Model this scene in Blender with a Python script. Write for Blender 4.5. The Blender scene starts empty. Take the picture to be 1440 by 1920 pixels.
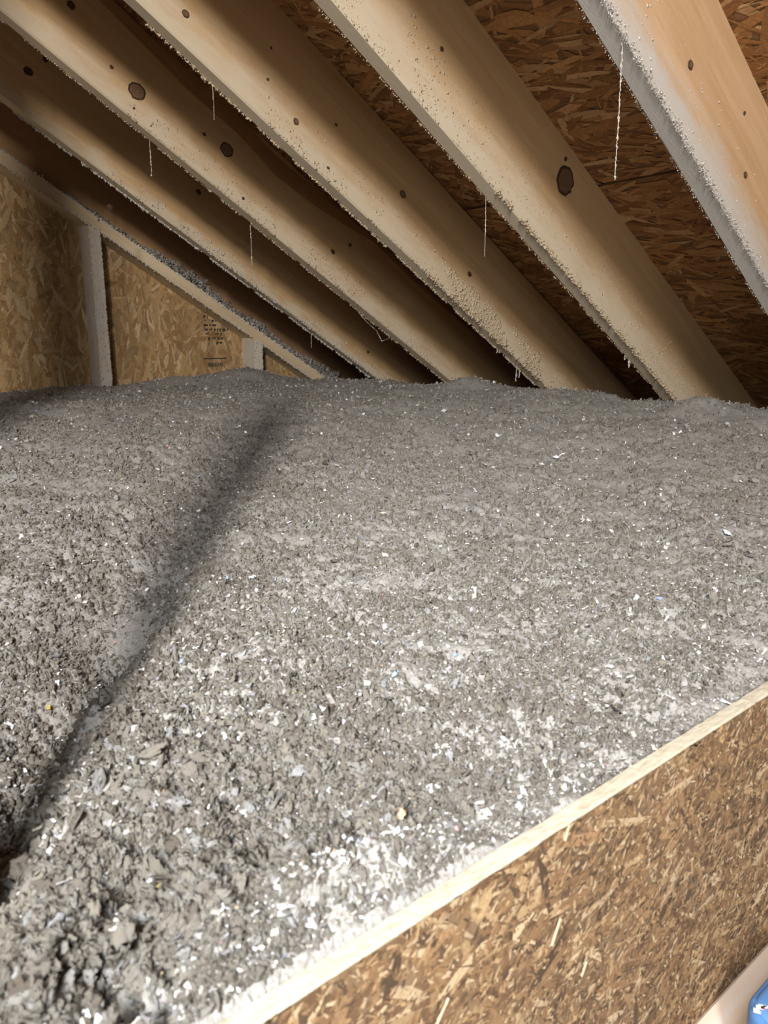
import bpy, bmesh, math, random
import numpy as np
from mathutils import Matrix, Vector, Euler

# ------------------------------------------------------------------ camera, light, exposure
# scene frame: +Y runs towards the eave, -X towards the gable wall; EYE = eye height above the attic floor
EYE = 0.66
F_PX = 1440.0
YAW, PITCH, ROLL = 0.873, 0.219, -0.005
TH = 0.5455                      # roof pitch
HR, X0, SP = 1.0154, -0.7178, 0.406   # underside of rafters above the eye, first rafter, spacing
SC = bpy.context.scene
COL = SC.collection

def cam_axes():
    cy, sy, cp, sp = math.cos(YAW), math.sin(YAW), math.cos(PITCH), math.sin(PITCH)
    f = np.array([-sy*cp, cy*cp, -sp]); r = np.array([cy, sy, 0.]); u = np.cross(r, f)
    c, s = math.cos(ROLL), math.sin(ROLL)
    return c*r+s*u, -s*r+c*u, f
cr, cu, cf = cam_axes()
cam = bpy.data.cameras.new('camera'); co = bpy.data.objects.new('camera', cam); COL.objects.link(co)
cam.sensor_fit = 'VERTICAL'; cam.sensor_height = 24.0; cam.sensor_width = 18.0
cam.lens = 24.0*F_PX/1920.0; cam.clip_start = 0.02
co.matrix_world = Matrix(((cr[0], cu[0], -cf[0], 0), (cr[1], cu[1], -cf[1], 0), (cr[2], cu[2], -cf[2], EYE), (0, 0, 0, 1)))
SC.camera = co
cam.dof.use_dof = True; cam.dof.focus_distance = 1.5; cam.dof.aperture_fstop = 9.0

SC.view_settings.view_transform = 'Standard'; SC.view_settings.look = 'None'
SC.view_settings.gamma = 1.0; SC.view_settings.use_curve_mapping = False
SC.view_settings.exposure = 0.0

world = bpy.data.worlds.new('world'); SC.world = world; world.use_nodes = True
bg = world.node_tree.nodes['Background']
bg.inputs[0].default_value = (1.0, 0.93, 0.84, 1); bg.inputs[1].default_value = 0.055

LPOS = Vector((1.30, -1.40, 1.26+EYE)); LAIM = Vector((-1.1, 0.8, EYE+0.05))
ld = bpy.data.lights.new('work_light', 'AREA'); ld.shape = 'RECTANGLE'; ld.size = 0.20; ld.size_y = 0.42
ld.energy = 130; ld.color = (1.0, 0.955, 0.90)
lo = bpy.data.objects.new('work_light', ld); COL.objects.link(lo)
lo.location = LPOS; lo.rotation_euler = (LAIM-LPOS).to_track_quat('-Z', 'Y').to_euler()

l2 = bpy.data.lights.new('foreground_fill', 'AREA'); l2.shape = 'SQUARE'; l2.size = 0.4  # unseen fill lamp added to brighten the near insulation
l2.energy = 9.3; l2.color = (0.92, 0.965, 1.0); l2.spread = math.radians(95)
lo2 = bpy.data.objects.new('foreground_fill', l2); COL.objects.link(lo2)
lo2.location = (0.20, -0.42, 0.52+EYE); lo2.rotation_euler = (Vector((-.38, .32, EYE-.30))-lo2.location).to_track_quat('-Z', 'Y').to_euler()

# ------------------------------------------------------------------ helpers
rng = np.random.default_rng(7); random.seed(7)

def ray(u, v):
    return cr*((u-720)/F_PX) - cu*((v-960)/F_PX) + cf
def onX(u, v, X): d = ray(u, v); return d*X/d[0]
def onZ(u, v, Z): d = ray(u, v); return d*Z/d[2]

def tag(o, label, cat, group=None, kind=None):
    if label: o['label'] = label
    if cat: o['category'] = cat
    if group: o['group'] = group
    if kind: o['kind'] = kind
    return o

def mesh_obj(name, V, F, mat=None, parent=None, mw=None, smooth=False, col=None):
    me = bpy.data.meshes.new(name)
    V = np.asarray(V, dtype=np.float32)
    if isinstance(F, np.ndarray):
        n = F.shape[1]
        me.vertices.add(len(V)); me.vertices.foreach_set('co', V.ravel())
        me.loops.add(F.size); me.loops.foreach_set('vertex_index', F.astype(np.int32).ravel())
        me.polygons.add(len(F)); me.polygons.foreach_set('loop_start', np.arange(len(F), dtype=np.int32)*n)
        me.update(calc_edges=True)
    else:
        me.from_pydata([tuple(map(float, v)) for v in V], [], F)
    if smooth:
        me.polygons.foreach_set('use_smooth', np.ones(len(me.polygons), dtype=bool))
    if col is not None:
        a = me.color_attributes.new('tone', 'FLOAT_COLOR', 'POINT')
        a.data.foreach_set('color', np.asarray(col, dtype=np.float32).ravel())
    if mat: me.materials.append(mat)
    o = bpy.data.objects.new(name, me); COL.objects.link(o)
    if parent: o.parent = parent
    if mw is not None:
        if parent: o.matrix_local = mw
        else: o.matrix_world = mw
    return o

def empty(name, mw):
    o = bpy.data.objects.new(name, None); COL.objects.link(o); o.matrix_world = mw; o.empty_display_size = .05
    return o

def frame(O, U, V, N):
    U, V, N = Vector(U).normalized(), Vector(V).normalized(), Vector(N).normalized()
    return Matrix(((U.x, V.x, N.x, O[0]), (U.y, V.y, N.y, O[1]), (U.z, V.z, N.z, O[2]+EYE), (0, 0, 0, 1)))

def box(x0, x1, y0, y1, z0, z1):
    V = [(x, y, z) for x in (x0, x1) for y in (y0, y1) for z in (z0, z1)]
    F = [(0, 1, 3, 2), (4, 6, 7, 5), (0, 4, 5, 1), (2, 3, 7, 6), (0, 2, 6, 4), (1, 5, 7, 3)]
    return V, F

# gradient noise in numpy
_perm = np.random.default_rng(11).permutation(4096).astype(np.int64)
_grad = np.random.default_rng(12).normal(size=(4096, 3)); _grad /= np.linalg.norm(_grad, axis=1)[:, None]
def _h(ix, iy, iz):
    return _perm[(_perm[(_perm[ix & 4095]+iy) & 4095]+iz) & 4095]
def noise2(x, y, seed=0):
    ix, iy = np.floor(x).astype(np.int64), np.floor(y).astype(np.int64)
    fx, fy = x-ix, y-iy
    ux, uy = fx*fx*fx*(fx*(fx*6-15)+10), fy*fy*fy*(fy*(fy*6-15)+10)
    def g(a, b):
        G = _grad[_h(ix+a, iy+b, seed+0*ix)]
        return G[..., 0]*(fx-a)+G[..., 1]*(fy-b)
    return (g(0, 0)*(1-ux)+g(1, 0)*ux)*(1-uy)+(g(0, 1)*(1-ux)+g(1, 1)*ux)*uy
def fbm(x, y, s, octv=4, seed=0, rough=.5):
    t = 0; a = 1.
    for k in range(octv):
        t = t+a*noise2(x/s, y/s, seed+k*17); s = s*.5; a *= rough
    return t
def worley(x, y, s, seed=0):
    x, y = x/s, y/s
    ix, iy = np.floor(x).astype(np.int64), np.floor(y).astype(np.int64)
    d = np.full(x.shape, 9.)
    for a in (-1, 0, 1):
        for b in (-1, 0, 1):
            h = _h(ix+a, iy+b, seed+0*ix)
            px = ix+a+.5+.45*_grad[h][..., 0]; py = iy+b+.5+.45*_grad[h][..., 1]
            d = np.minimum(d, (x-px)**2+(y-py)**2)
    return np.sqrt(d)
def sstep(a, b, x):
    t = np.clip((x-a)/(b-a), 0, 1); return t*t*(3-2*t)

# ------------------------------------------------------------------ materials
class NT:
    def __init__(s, name, rough=.85, spec=.2):
        s.m = bpy.data.materials.new(name); s.m.use_nodes = True
        s.t = s.m.node_tree; s.b = s.t.nodes['Principled BSDF']
        s.b.inputs['Roughness'].default_value = rough; s.b.inputs['Specular IOR Level'].default_value = spec
    def n(s, typ, **kw):
        nd = s.t.nodes.new(typ)
        for k, v in kw.items():
            if k.startswith('i_'): nd.inputs[k[2:].replace('_', ' ')].default_value = v
            else: setattr(nd, k, v)
        return nd
    def l(s, a, b): s.t.links.new(a, b)
    def coord(s, scale=(1, 1, 1), out='Object'):
        tc = s.n('ShaderNodeTexCoord'); mp = s.n('ShaderNodeMapping'); mp.inputs['Scale'].default_value = scale
        s.l(tc.outputs[out], mp.inputs['Vector']); return mp.outputs[0]
    def noise(s, vec, scale, detail=4, rough=.6, dist=0):
        nd = s.n('ShaderNodeTexNoise'); nd.inputs['Scale'].default_value = scale; nd.inputs['Detail'].default_value = detail
        nd.inputs['Roughness'].default_value = rough; nd.inputs['Distortion'].default_value = dist
        if vec is not None: s.l(vec, nd.inputs['Vector'])
        return nd.outputs['Fac']
    def ramp(s, fac, stops):
        nd = s.n('ShaderNodeValToRGB'); cr_ = nd.color_ramp
        while len(cr_.elements) < len(stops): cr_.elements.new(.5)
        for e, (p, c) in zip(cr_.elements, stops):
            e.position = p; e.color = (*c, 1) if len(c) == 3 else c
        s.l(fac, nd.inputs[0]); return nd.outputs[0]
    def mix(s, fac, a, b, mode='MIX'):
        nd = s.n('ShaderNodeMix', data_type='RGBA', blend_type=mode)
        for sock, val in ((nd.inputs[0], fac), (nd.inputs[6], a), (nd.inputs[7], b)):
            if hasattr(val, 'default_value') or hasattr(val, 'links'): s.l(val, sock)
            elif isinstance(val, (int, float)): sock.default_value = val
            else: sock.default_value = (*val, 1)
        return nd.outputs[2]
    def bump(s, h, strength, dist):
        nd = s.n('ShaderNodeBump'); nd.inputs['Strength'].default_value = strength; nd.inputs['Distance'].default_value = dist
        s.l(h, nd.inputs['Height']); s.l(nd.outputs[0], s.b.inputs['Normal'])
    def base(s, c): s.l(c, s.b.inputs['Base Color'])

def lumber_mat(name, light, dark, dust=0.0, dust_lit_col=(.56, .53, .49), dz=.05):
    m = NT(name, .8, .2)
    v = m.coord((1.6, 22, 22)); g = m.noise(v, 2.2, 6, .62, .35)
    v2 = m.coord((.9, 4, 4)); g2 = m.noise(v2, 1.7, 3, .5)
    c = m.ramp(g, [(.32, dark), (.62, light)])
    c = m.mix(.35, c, m.ramp(g2, [(.35, tuple(a*.86 for a in dark)), (.65, tuple(min(1, a*1.1) for a in light))]))
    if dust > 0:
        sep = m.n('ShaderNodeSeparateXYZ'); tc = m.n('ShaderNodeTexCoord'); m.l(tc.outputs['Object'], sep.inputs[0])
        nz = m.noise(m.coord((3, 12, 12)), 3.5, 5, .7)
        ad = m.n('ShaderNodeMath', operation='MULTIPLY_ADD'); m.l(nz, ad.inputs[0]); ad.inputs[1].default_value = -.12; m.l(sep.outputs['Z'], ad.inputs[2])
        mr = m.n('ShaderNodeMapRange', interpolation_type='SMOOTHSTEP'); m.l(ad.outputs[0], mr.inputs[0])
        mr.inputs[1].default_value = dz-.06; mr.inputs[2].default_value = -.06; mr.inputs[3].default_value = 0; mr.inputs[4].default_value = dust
        c = m.mix(mr.outputs[0], c, dust_lit_col)
    m.base(c)
    m.bump(m.noise(m.coord((8, 60, 60)), 6, 5, .7), .35, .002)
    return m.m

def strand_mat(name, rough=.7, spec=.3, fine=1.0):
    m = NT(name, rough, spec)
    at = m.n('ShaderNodeVertexColor', layer_name='tone')
    nz = m.noise(m.coord((60*fine, 60*fine, 60*fine)), 3, 5, .7, .5)
    c = m.mix(1.0, at.outputs[0], m.ramp(nz, [(.3, (.72, .66, .6)), (.62, (1.08, 1.06, 1.03))]), 'MULTIPLY')
    m.base(c); m.bump(nz, .5, .0012)
    return m.m

def flat_mat(name, c, rough=.8, var=.25, sc=40, spec=.2):
    m = NT(name, rough, spec)
    nz = m.noise(m.coord(), sc, 4, .6)
    m.base(m.ramp(nz, [(.3, tuple(a*(1-var) for a in c)), (.7, tuple(min(1, a*(1+var)) for a in c))]))
    m.bump(nz, .3, .001)
    return m.m

def insulation_mat(name, inst=False):
    m = NT(name, .95, .12)
    v = m.coord()
    a = m.noise(v, 5, 3, .5); b = m.noise(v, 60, 4, .7); f = m.noise(v, 420, 4, .75)
    c = m.ramp(a, [(.35, (.29, .272, .25)), (.65, (.32, .30, .265))])
    c = m.mix(.55, c, m.ramp(b, [(.3, (.225, .203, .172)), (.6, (.365, .35, .33))]))
    c = m.mix(.6, c, m.ramp(f, [(.33, (.20, .18, .16)), (.48, (.345, .33, .31)), (.63, (.50, .49, .48))]))
    if inst:
        oi = m.n('ShaderNodeObjectInfo')
        c = m.mix(.75, c, m.ramp(oi.outputs['Random'], [(0, (.20, .16, .12)), (.12, (.33, .285, .23)), (.45, (.42, .38, .325)), (.75, (.48, .43, .35)), (.93, (.53, .51, .48)), (1, (.74, .74, .76))]))
    m.base(c); m.bump(f, .8, .002)
    return m.m

def flake_mat(name):
    m = NT(name, .6, .4)
    oi = m.n('ShaderNodeObjectInfo')
    c = m.ramp(oi.outputs['Random'], [(0, (.86, .88, .92)), (.3, (.78, .79, .80)), (.5, (.60, .57, .50)), (.72, (.42, .38, .33)), (.86, (.14, .13, .13)), (.945, (.35, .27, .16)), (.984, (.32, .42, .62)), (.992, (.62, .32, .36)), (.9965, (.62, .52, .2)), (.9985, (.2, .4, .3))])
    c2 = m.t.nodes[-1]; c2.color_ramp.interpolation = 'CONSTANT'
    m.base(c)
    return m.m

M_ins = insulation_mat('cellulose'); M_clump = insulation_mat('cellulose_tuft', True); M_flake = flake_mat('paper_flake')
M_deckstrand = strand_mat('roof_board_strands'); M_wallstrand = strand_mat('wall_board_strands', .85, .15); M_damstrand = strand_mat('dam_strands', .7, .3, 3)
M_deckbase = flat_mat('roof_board', (.20, .105, .045)); M_wallbase = flat_mat('wall_board', (.30, .20, .10)); M_dambase = flat_mat('dam_board', (.20, .13, .075))
M_damedge = None
M_knot = None

def knot_mat(name, a, b):
    m = NT(name, .7, .3)
    tc = m.n('ShaderNodeTexCoord'); ln = m.n('ShaderNodeVectorMath', operation='LENGTH'); m.l(tc.outputs['Object'], ln.inputs[0])
    nz = m.noise(tc.outputs['Object'], 90, 3, .6)
    ad = m.n('ShaderNodeMath', operation='MULTIPLY_ADD'); m.l(nz, ad.inputs[0]); ad.inputs[1].default_value = .006; m.l(ln.outputs['Value'], ad.inputs[2])
    sn = m.n('ShaderNodeMath', operation='SINE'); mu = m.n('ShaderNodeMath', operation='MULTIPLY'); m.l(ad.outputs[0], mu.inputs[0]); mu.inputs[1].default_value = 1400
    m.l(mu.outputs[0], sn.inputs[0])
    m.base(m.ramp(sn.outputs[0], [(.0, a), (1., b)]))
    return m.m
M_knot = knot_mat('knot_wood', (.12, .065, .032), (.20, .115, .06)); M_knotdark = knot_mat('knot_dark', (.05, .028, .016), (.10, .055, .03))
M_knotring = flat_mat('knot_bark', (.055, .03, .018))

# ------------------------------------------------------------------ oriented strand board
def strands(w, h, n, L, W, ang, spread, pal, zmax=.0012, wild=.25, seed=0, poly=6):
    r = np.random.default_rng(seed)
    cx = r.uniform(0, w, n); cy = r.uniform(0, h, n)
    a = ang+r.normal(0, spread, n); wi = r.random(n) < wild; a[wi] = r.uniform(0, math.pi, wi.sum())
    ln = L*r.uniform(.45, 1.5, n)/2; wd = W*r.uniform(.35, 1.5, n)/2
    z = r.uniform(.2, 1, n)*zmax; tx = r.normal(0, .012, n); ty = r.normal(0, .05, n)
    base = np.array([(-1, -.2), (-.7, -1), (.55, -.9), (1, .1), (.7, .9), (-.6, 1)]) 
    P = np.repeat(base[None], n, 0)+r.normal(0, .24, (n, 6, 2))
    bend = r.normal(0, .25, n)[:, None]
    px = P[..., 0]*ln[:, None]; py = P[..., 1]*wd[:, None]+bend*(P[..., 0]**2)*wd[:, None]
    X = cx[:, None]+px*np.cos(a)[:, None]-py*np.sin(a)[:, None]
    Y = cy[:, None]+px*np.sin(a)[:, None]+py*np.cos(a)[:, None]
    X = np.clip(X, 0, w); Y = np.clip(Y, 0, h)
    Z = np.maximum(z[:, None]+px*tx[:, None]*.5+py*ty[:, None], .00005)
    V = np.stack([X, Y, Z], -1).reshape(-1, 3)
    F = np.arange(n*6).reshape(n, 6)
    pal = np.array(pal); k = r.choice(len(pal), n, p=None)
    c = pal[k]*r.uniform(.85, 1.15, (n, 1)); C = np.concatenate([c, np.ones((n, 1))], 1)
    C = np.repeat(C[:, None], 6, 1).reshape(-1, 4)
    return V, F, C

def osb(name, mw, parent, w, h, t, mbase, mstr, **kw):
    V, F = box(0, w, 0, h, -t, 0)
    p = mesh_obj(name, V, F, mbase, parent, mw)
    v, f, c = strands(w, h, **kw)
    s = mesh_obj('wood_strands', v, f, mstr, p, None, col=c); s['kind'] = 'stuff'
    return p

# ------------------------------------------------------------------ structure
st, ct = math.sin(TH), math.cos(TH)
DOWN = Vector((0, ct, -st)); UPN = Vector((0, st, ct)); 
# floor (gypsum of the ceiling below)
V, F = box(-2.80, 1.6, -1.6, 2.55, -.03, 0)
fl = mesh_obj('floor', V, F, flat_mat('gypsum', (.5, .48, .45)), None, Matrix.Identity(4)); fl['kind'] = 'structure'

DEP = .215
# roof underside = plane at DEP above the rafter bottoms; frame: local x = +X, local y = up the slope, normal points down into the attic
def roofpt(X, Y, off):      # point at rafter-bottom plane Y plus off along the up normal
    return (X, Y+st*off, HR-math.tan(TH)*Y+ct*off)
roof = empty('ceiling', Matrix.Translation((-1.1, .8, EYE+1.0))); roof['kind'] = 'structure'
ri = roof.matrix_world.inverted()
palR = [(.40, .205, .08), (.34, .17, .062), (.28, .135, .05), (.44, .245, .105), (.37, .185, .068), (.31, .15, .055), (.50, .31, .15), (.22, .10, .036)]
seamY = 1.535 - st*.24
def deck_panel(xa, xb, ya, yb, seed):
    """ya > yb : eave side first; ya, yb measured on the rafter-bottom Y of the sheet's edge"""
    O = roofpt(xa, ya, DEP); L = (ya-yb)/ct; w = xb-xa
    # right handed: U x V = N(down): U=(-1,0,0) from xb
    O = roofpt(xb, ya, DEP)
    mw = frame(O, (-1, 0, 0), (0, -ct, st), (0, -st, -ct))
    V, F = box(0, w, 0, L, -.012, 0)
    p = mesh_obj('board_panel', V, F, M_deckbase, roof, ri@mw)
    n = int(w*L*2300)
    v, f, c = strands(w, L, n=n, L=.095, W=.0135, ang=.12, spread=.36, pal=palR, zmax=.0022, seed=seed)
    s = mesh_obj('wood_strands', v, f, M_deckstrand, p, None, col=c); s['kind'] = 'stuff'
q = 1.219*ct; g = .003
YS = 1.535-st*DEP*1.0 
# find rafter-plane Y whose deck point is at Y=1.535
deck_panel(-2.748, -1.58, YS+q, YS+g, 21)
deck_panel(-1.577, .60, YS+q, YS+g, 22)
deck_panel(-2.748, -.36, YS-g, YS-q, 23)
deck_panel(-.357, .60, YS-g, YS-q, 24)
deck_panel(-2.748, -1.58, YS-q-g, YS-2.1*q, 25)
deck_panel(-1.577, .60, YS-q-g, YS-2.1*q, 26)

# gable wall
GX = -2.749
wall = empty('wall_left', Matrix.Translation((GX-.01, .8, EYE-.62))); wall['kind'] = 'structure'
wi_ = wall.matrix_world.inverted()
palW = [(.44, .30, .15), (.39, .255, .12), (.48, .345, .19), (.35, .215, .10), (.53, .40, .24), (.42, .275, .13), (.31, .19, .09)]
for (ya, yb, sd) in ((-1.5, -.245, 31), (-.242, .975, 32), (.978, 2.195, 33), (2.198, 2.50, 34)):
    # panel is cut along the roof slope: clip strands and base to below the deck line
    zt = HR-math.tan(TH)*ya+DEP/ct; zb = HR-math.tan(TH)*yb+DEP/ct; z0 = -.66
    w = yb-ya; h1 = zt-z0; h2 = max(zb-z0, .02)
    mw = wi_@frame((GX, ya, z0), (0, 1, 0), (0, 0, 1), (1, 0, 0))
    V = [(0, 0, 0), (w, 0, 0), (w, h2, 0), (0, h1, 0)]; V += [(x, y, -.012) for x, y, z in V]
    F = [(0, 1, 2, 3), (7, 6, 5, 4), (0, 4, 5, 1), (1, 5, 6, 2), (2, 6, 7, 3), (3, 7, 4, 0)]
    p = mesh_obj('board_panel', V, F, M_wallbase, wall, mw)
    v, f, c = strands(w, h1, n=int(w*h1*2600), L=.075, W=.015, ang=math.pi/2, spread=.38, pal=palW, zmax=.002, seed=sd)
    cc = v.reshape(-1, 6, 3).mean(1); ok = cc[:, 1] < h1+(h2-h1)*cc[:, 0]/w-.02
    v = v.reshape(-1, 6, 3)[ok].reshape(-1, 3); c = c.reshape(-1, 6, 4)[ok].reshape(-1, 4); f = np.arange(len(v)).reshape(-1, 6)
    s = mesh_obj('wood_strands', v, f, M_wallstrand, p, None, col=c); s['kind'] = 'stuff'

# black grade stamp printed on the gable board (illegible rows of small marks and a rule below)
M_ink = flat_mat('black_ink', (.05, .045, .045))
def ink_bars(rows):
    V, F = [], []
    for (y0, z0, y1, z1) in rows:
        v, f = box(y0, y1, z0, z1, .0022, .0026); k = len(V)
        V += v; F += [tuple(i+k for i in q_) for q_ in f]
    return V, F
a = onX(378, 572, GX); b = onX(440, 640, GX); c_ = onX(381, 672, GX); d_ = onX(424, 672, GX)
rows = []; r_ = random.Random(5)
wS = b[1]-a[1]
for k in range(9):
    z = -(k*.0165)-.004; yy = r_.uniform(0, .01) if k < 7 else .02
    while yy < (wS*.95 if k < 6 else wS*.6):
        l_ = r_.uniform(.004, .018)
        if r_.random() < .72: rows.append((yy, z-.009*r_.uniform(.5, 1), yy+l_, z))
        if r_.random() < .4: rows.append((yy, z-.013, yy+.0025, z+.001))
        yy += l_+r_.uniform(.003, .008)
rows.append((c_[1]-a[1], c_[2]-a[2]-.003, d_[1]-a[1], c_[2]-a[2]+.0015))
for k in range(9):
    yy = c_[1]-a[1]+.02+k*.007; rows.append((yy, c_[2]-a[2]-.032, yy+.004, c_[2]-a[2]-.018))
V, F = ink_bars(rows)
o = mesh_obj('grade_stamp', V, F, M_ink, wall, wi_@frame((GX, a[1], a[2]), (0, 1, 0), (0, 0, 1), (1, 0, 0)))
o['label'] = 'faded black printed stamp on the board'

# ------------------------------------------------------------------ lumps of dust stuck to wood
_oct = np.array([(1, 0, 0), (-1, 0, 0), (0, 1, 0), (0, -1, 0), (0, 0, 1), (0, 0, -1)], float)
_octF = np.array([(0, 2, 4), (2, 1, 4), (1, 3, 4), (3, 0, 4), (2, 0, 5), (1, 2, 5), (3, 1, 5), (0, 3, 5)])
def lumps(P, S, r):
    """P (n,3) centres, S (n,3) radii -> merged small crumbs"""
    n = len(P)
    ang = r.uniform(0, 6.28, (n, 3))
    v = _oct[None]*(1+r.normal(0, .28, (n, 6, 3)))+r.normal(0, .18, (n, 6, 3))
    ca, sa = np.cos(ang[:, 0])[:, None], np.sin(ang[:, 0])[:, None]
    x, y = v[..., 0].copy(), v[..., 1].copy(); v[..., 0] = x*ca-y*sa; v[..., 1] = x*sa+y*ca
    cb, sb = np.cos(ang[:, 1])[:, None], np.sin(ang[:, 1])[:, None]
    y, z = v[..., 1].copy(), v[..., 2].copy(); v[..., 1] = y*cb-z*sb; v[..., 2] = y*sb+z*cb
    v = v*S[:, None, :]+P[:, None, :]
    F = (_octF[None]+6*np.arange(n)[:, None, None]).reshape(-1, 3)
    return v.reshape(-1, 3), F
def dust_mat(name, c1, c2):
    m = NT(name, .95, .1)
    nz = m.noise(m.coord(), 130, 4, .7)
    m.base(m.ramp(nz, [(.3, c1), (.7, c2)])); return m.m
M_dust = dust_mat('pale_dust', (.46, .42, .36), (.68, .65, .60)); M_dustwarm = dust_mat('cream_dust', (.46, .36, .24), (.58, .47, .33))

# ------------------------------------------------------------------ rafters
YT, YB = -1.15, 2.42
RL = (YB-YT)/ct
def rafter_frame(xl):
    return frame((xl, YT, HR-math.tan(TH)*YT), DOWN, (-1, 0, 0), UPN)    # local y runs towards the gable
def loc_x(Y): return (Y-YT)/ct
def board_mesh(name, L, W, D, mat, parent, mw, wane=None, seed=0, nseg=90, xs=None):
    """a sawn board; local x length, y width (0 .. -W faces +X), z depth; eased corners, slight bow, optional wane"""
    r = np.random.default_rng(seed)
    xs = np.linspace(0, L, nseg)
    e = .0035
    V = []; 
    for i, x in enumerate(xs):
        wob = [float(noise2(np.array([x*3.1+k*7.3+seed]), np.array([k*1.7]))[0])*.0016 for k in range(8)]
        wn = wane(x) if wane else 0.
        ring = [(-e, 0), (-W+e, 0), (-W, e), (-W, D-.002-wn), (-W+e+wn*.45, D-wn*.15), (-e, D), (0, D-e), (0, e)]
        V += [(x, y+wob[k], z+wob[(k+3) % 8] if z < D-.001-wn*.5 or wn > 0 and k in (3, 4) else z) for k, (y, z) in enumerate(ring)]
    F = []
    for i in range(nseg-1):
        for k in range(8):
            F.append((i*8+k, i*8+(k+1) % 8, (i+1)*8+(k+1) % 8, (i+1)*8+k))
    F.append(tuple(range(7, -1, -1))); F.append(tuple(range((nseg-1)*8, nseg*8)))
    return mesh_obj(name, V, F, mat, parent, mw)

def knot(parent, frm, u, v, X, rx, rz, dark=False, sunk=False, tilt=.0):
    """a knot on the +X side face of a rafter whose right face is the plane X"""
    P = onX(u, v, X); Pl = frm.inverted()@Vector((P[0], P[1], P[2]+EYE))
    n = 22; V = []; F = []
    rn = random.Random(int(u*7+v))
    jit = [1+rn.uniform(-.09, .09) for _ in range(n)]
    for ring, (s, h) in enumerate(((1.0, .0004), (.8, .0018), (.45, .0014))):
        for k in range(n):
            a_ = 2*math.pi*k/n; V.append((rx*s*jit[k]*math.cos(a_), -h, rz*s*jit[k]*math.sin(a_)))
    V.append((0, -.001, 0))
    for ring in range(2):
        for k in range(n):
            F.append((ring*n+k, ring*n+(k+1) % n, (ring+1)*n+(k+1) % n, (ring+1)*n+k))
    for k in range(n): F.append((2*n+k, 2*n+(k+1) % n, 3*n))
    o = mesh_obj('knot', V, F, M_knotdark if dark else M_knot, parent, Matrix.Translation((Pl.x, Pl.y-.0002, Pl.z))@Matrix.Rotation(tilt, 4, 'Y'), smooth=True)
    if not dark:
        o.data.materials.append(M_knotring)
        for p_ in list(o.data.polygons)[:n]: p_.material_index = 1
    return o

pine = dict(a=((.58, .385, .20), (.47, .285, .13)), b=((.55, .355, .18), (.43, .255, .112)), c=((.66, .44, .26), (.52, .32, .165)))
WR = .038
def dust_on_rafter(parent, seed, mats, spec):
    r = np.random.default_rng(seed); Ps, Ss = [], []
    for (kind, n, ya, yb, smin, smax, zr) in spec:
        x = loc_x(r.uniform(ya, yb, n)); s = smin*(smax/smin)**(r.random(n)**2.2)
        if kind == 'face':      # on the side face
            z = zr*r.random(n)**1.3
            keep = noise2(x*9, z*14+seed) > -.12
            P = np.stack([x, np.full(n, -WR)-.0*s, z], -1)[keep]; S = np.stack([s*1.3, s*.6, s], -1)[keep]
        elif kind == 'corner':  # along the lower right edge
            z = r.normal(0, zr, n); keep = noise2(x*14, x*0+seed) > -.25
            P = np.stack([x, -WR+r.normal(0, zr*.5, n), np.clip(z, -.003, .05)], -1)[keep]; S = np.stack([s, s, s], -1)[keep]
        elif kind == 'left':    # fringe hanging from the lower left edge
            keep = noise2(x*20, x*0+seed+5) > -.15
            P = np.stack([x, r.normal(-.001, .0015, n), -r.random(n)*.002], -1)[keep]; S = np.stack([s*.8, s*.7, s*1.1], -1)[keep]
        Ps.append(P); Ss.append(S)
    v, f = lumps(np.concatenate(Ps), np.concatenate(Ss), r)
    o = mesh_obj('dust_crumbs', v, f, mats, parent, None, smooth=False); o['kind'] = 'stuff'
    return o

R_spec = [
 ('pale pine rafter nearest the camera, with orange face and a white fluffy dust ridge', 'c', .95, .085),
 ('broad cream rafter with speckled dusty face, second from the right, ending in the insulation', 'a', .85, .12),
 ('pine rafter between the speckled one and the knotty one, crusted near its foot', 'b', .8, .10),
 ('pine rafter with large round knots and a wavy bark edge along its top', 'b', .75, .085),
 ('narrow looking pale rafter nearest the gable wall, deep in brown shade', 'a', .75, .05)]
rafters = []
for k, (lab, pk, du, dz) in enumerate(R_spec):
    xl = X0-k*SP; frm = rafter_frame(xl+WR)    # local y from 0 (gable side is +y): right face at y = ... see below
    # put local origin on the gable-side edge: right (+X) face lies at local y = -WR
    frm = rafter_frame(xl)
    li, dk = pine[pk]
    mat = lumber_mat('pine_lumber_%s' % 'abcde'[k], li, dk, du, dz=dz, **({} if k == 0 else dict(dust_lit_col=(.62, .54, .41))))  # cream dust also paints the lit lower half, browner wood the shaded upper
    wane = None
    if k == 3:
        kn = [(loc_x(y), w_) for y, w_ in ((-.9, .0), (.45, .02), (.70, .045), (.88, .06), (1.03, .058), (1.14, .075), (1.25, .066), (1.36, .045), (1.46, .022), (1.6, .03), (1.9, .02), (2.3, .0))]
        wane = lambda x, kn=kn: float(np.interp(x, [a for a, _ in kn], [b for _, b in kn]))
    elif k == 2:
        wane = lambda x: .006+.006*math.sin(x*2)
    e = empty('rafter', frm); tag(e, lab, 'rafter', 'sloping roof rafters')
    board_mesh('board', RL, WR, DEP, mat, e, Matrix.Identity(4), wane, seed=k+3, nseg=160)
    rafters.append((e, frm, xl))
def RX(k): return rafters[k][2]+WR
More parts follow.
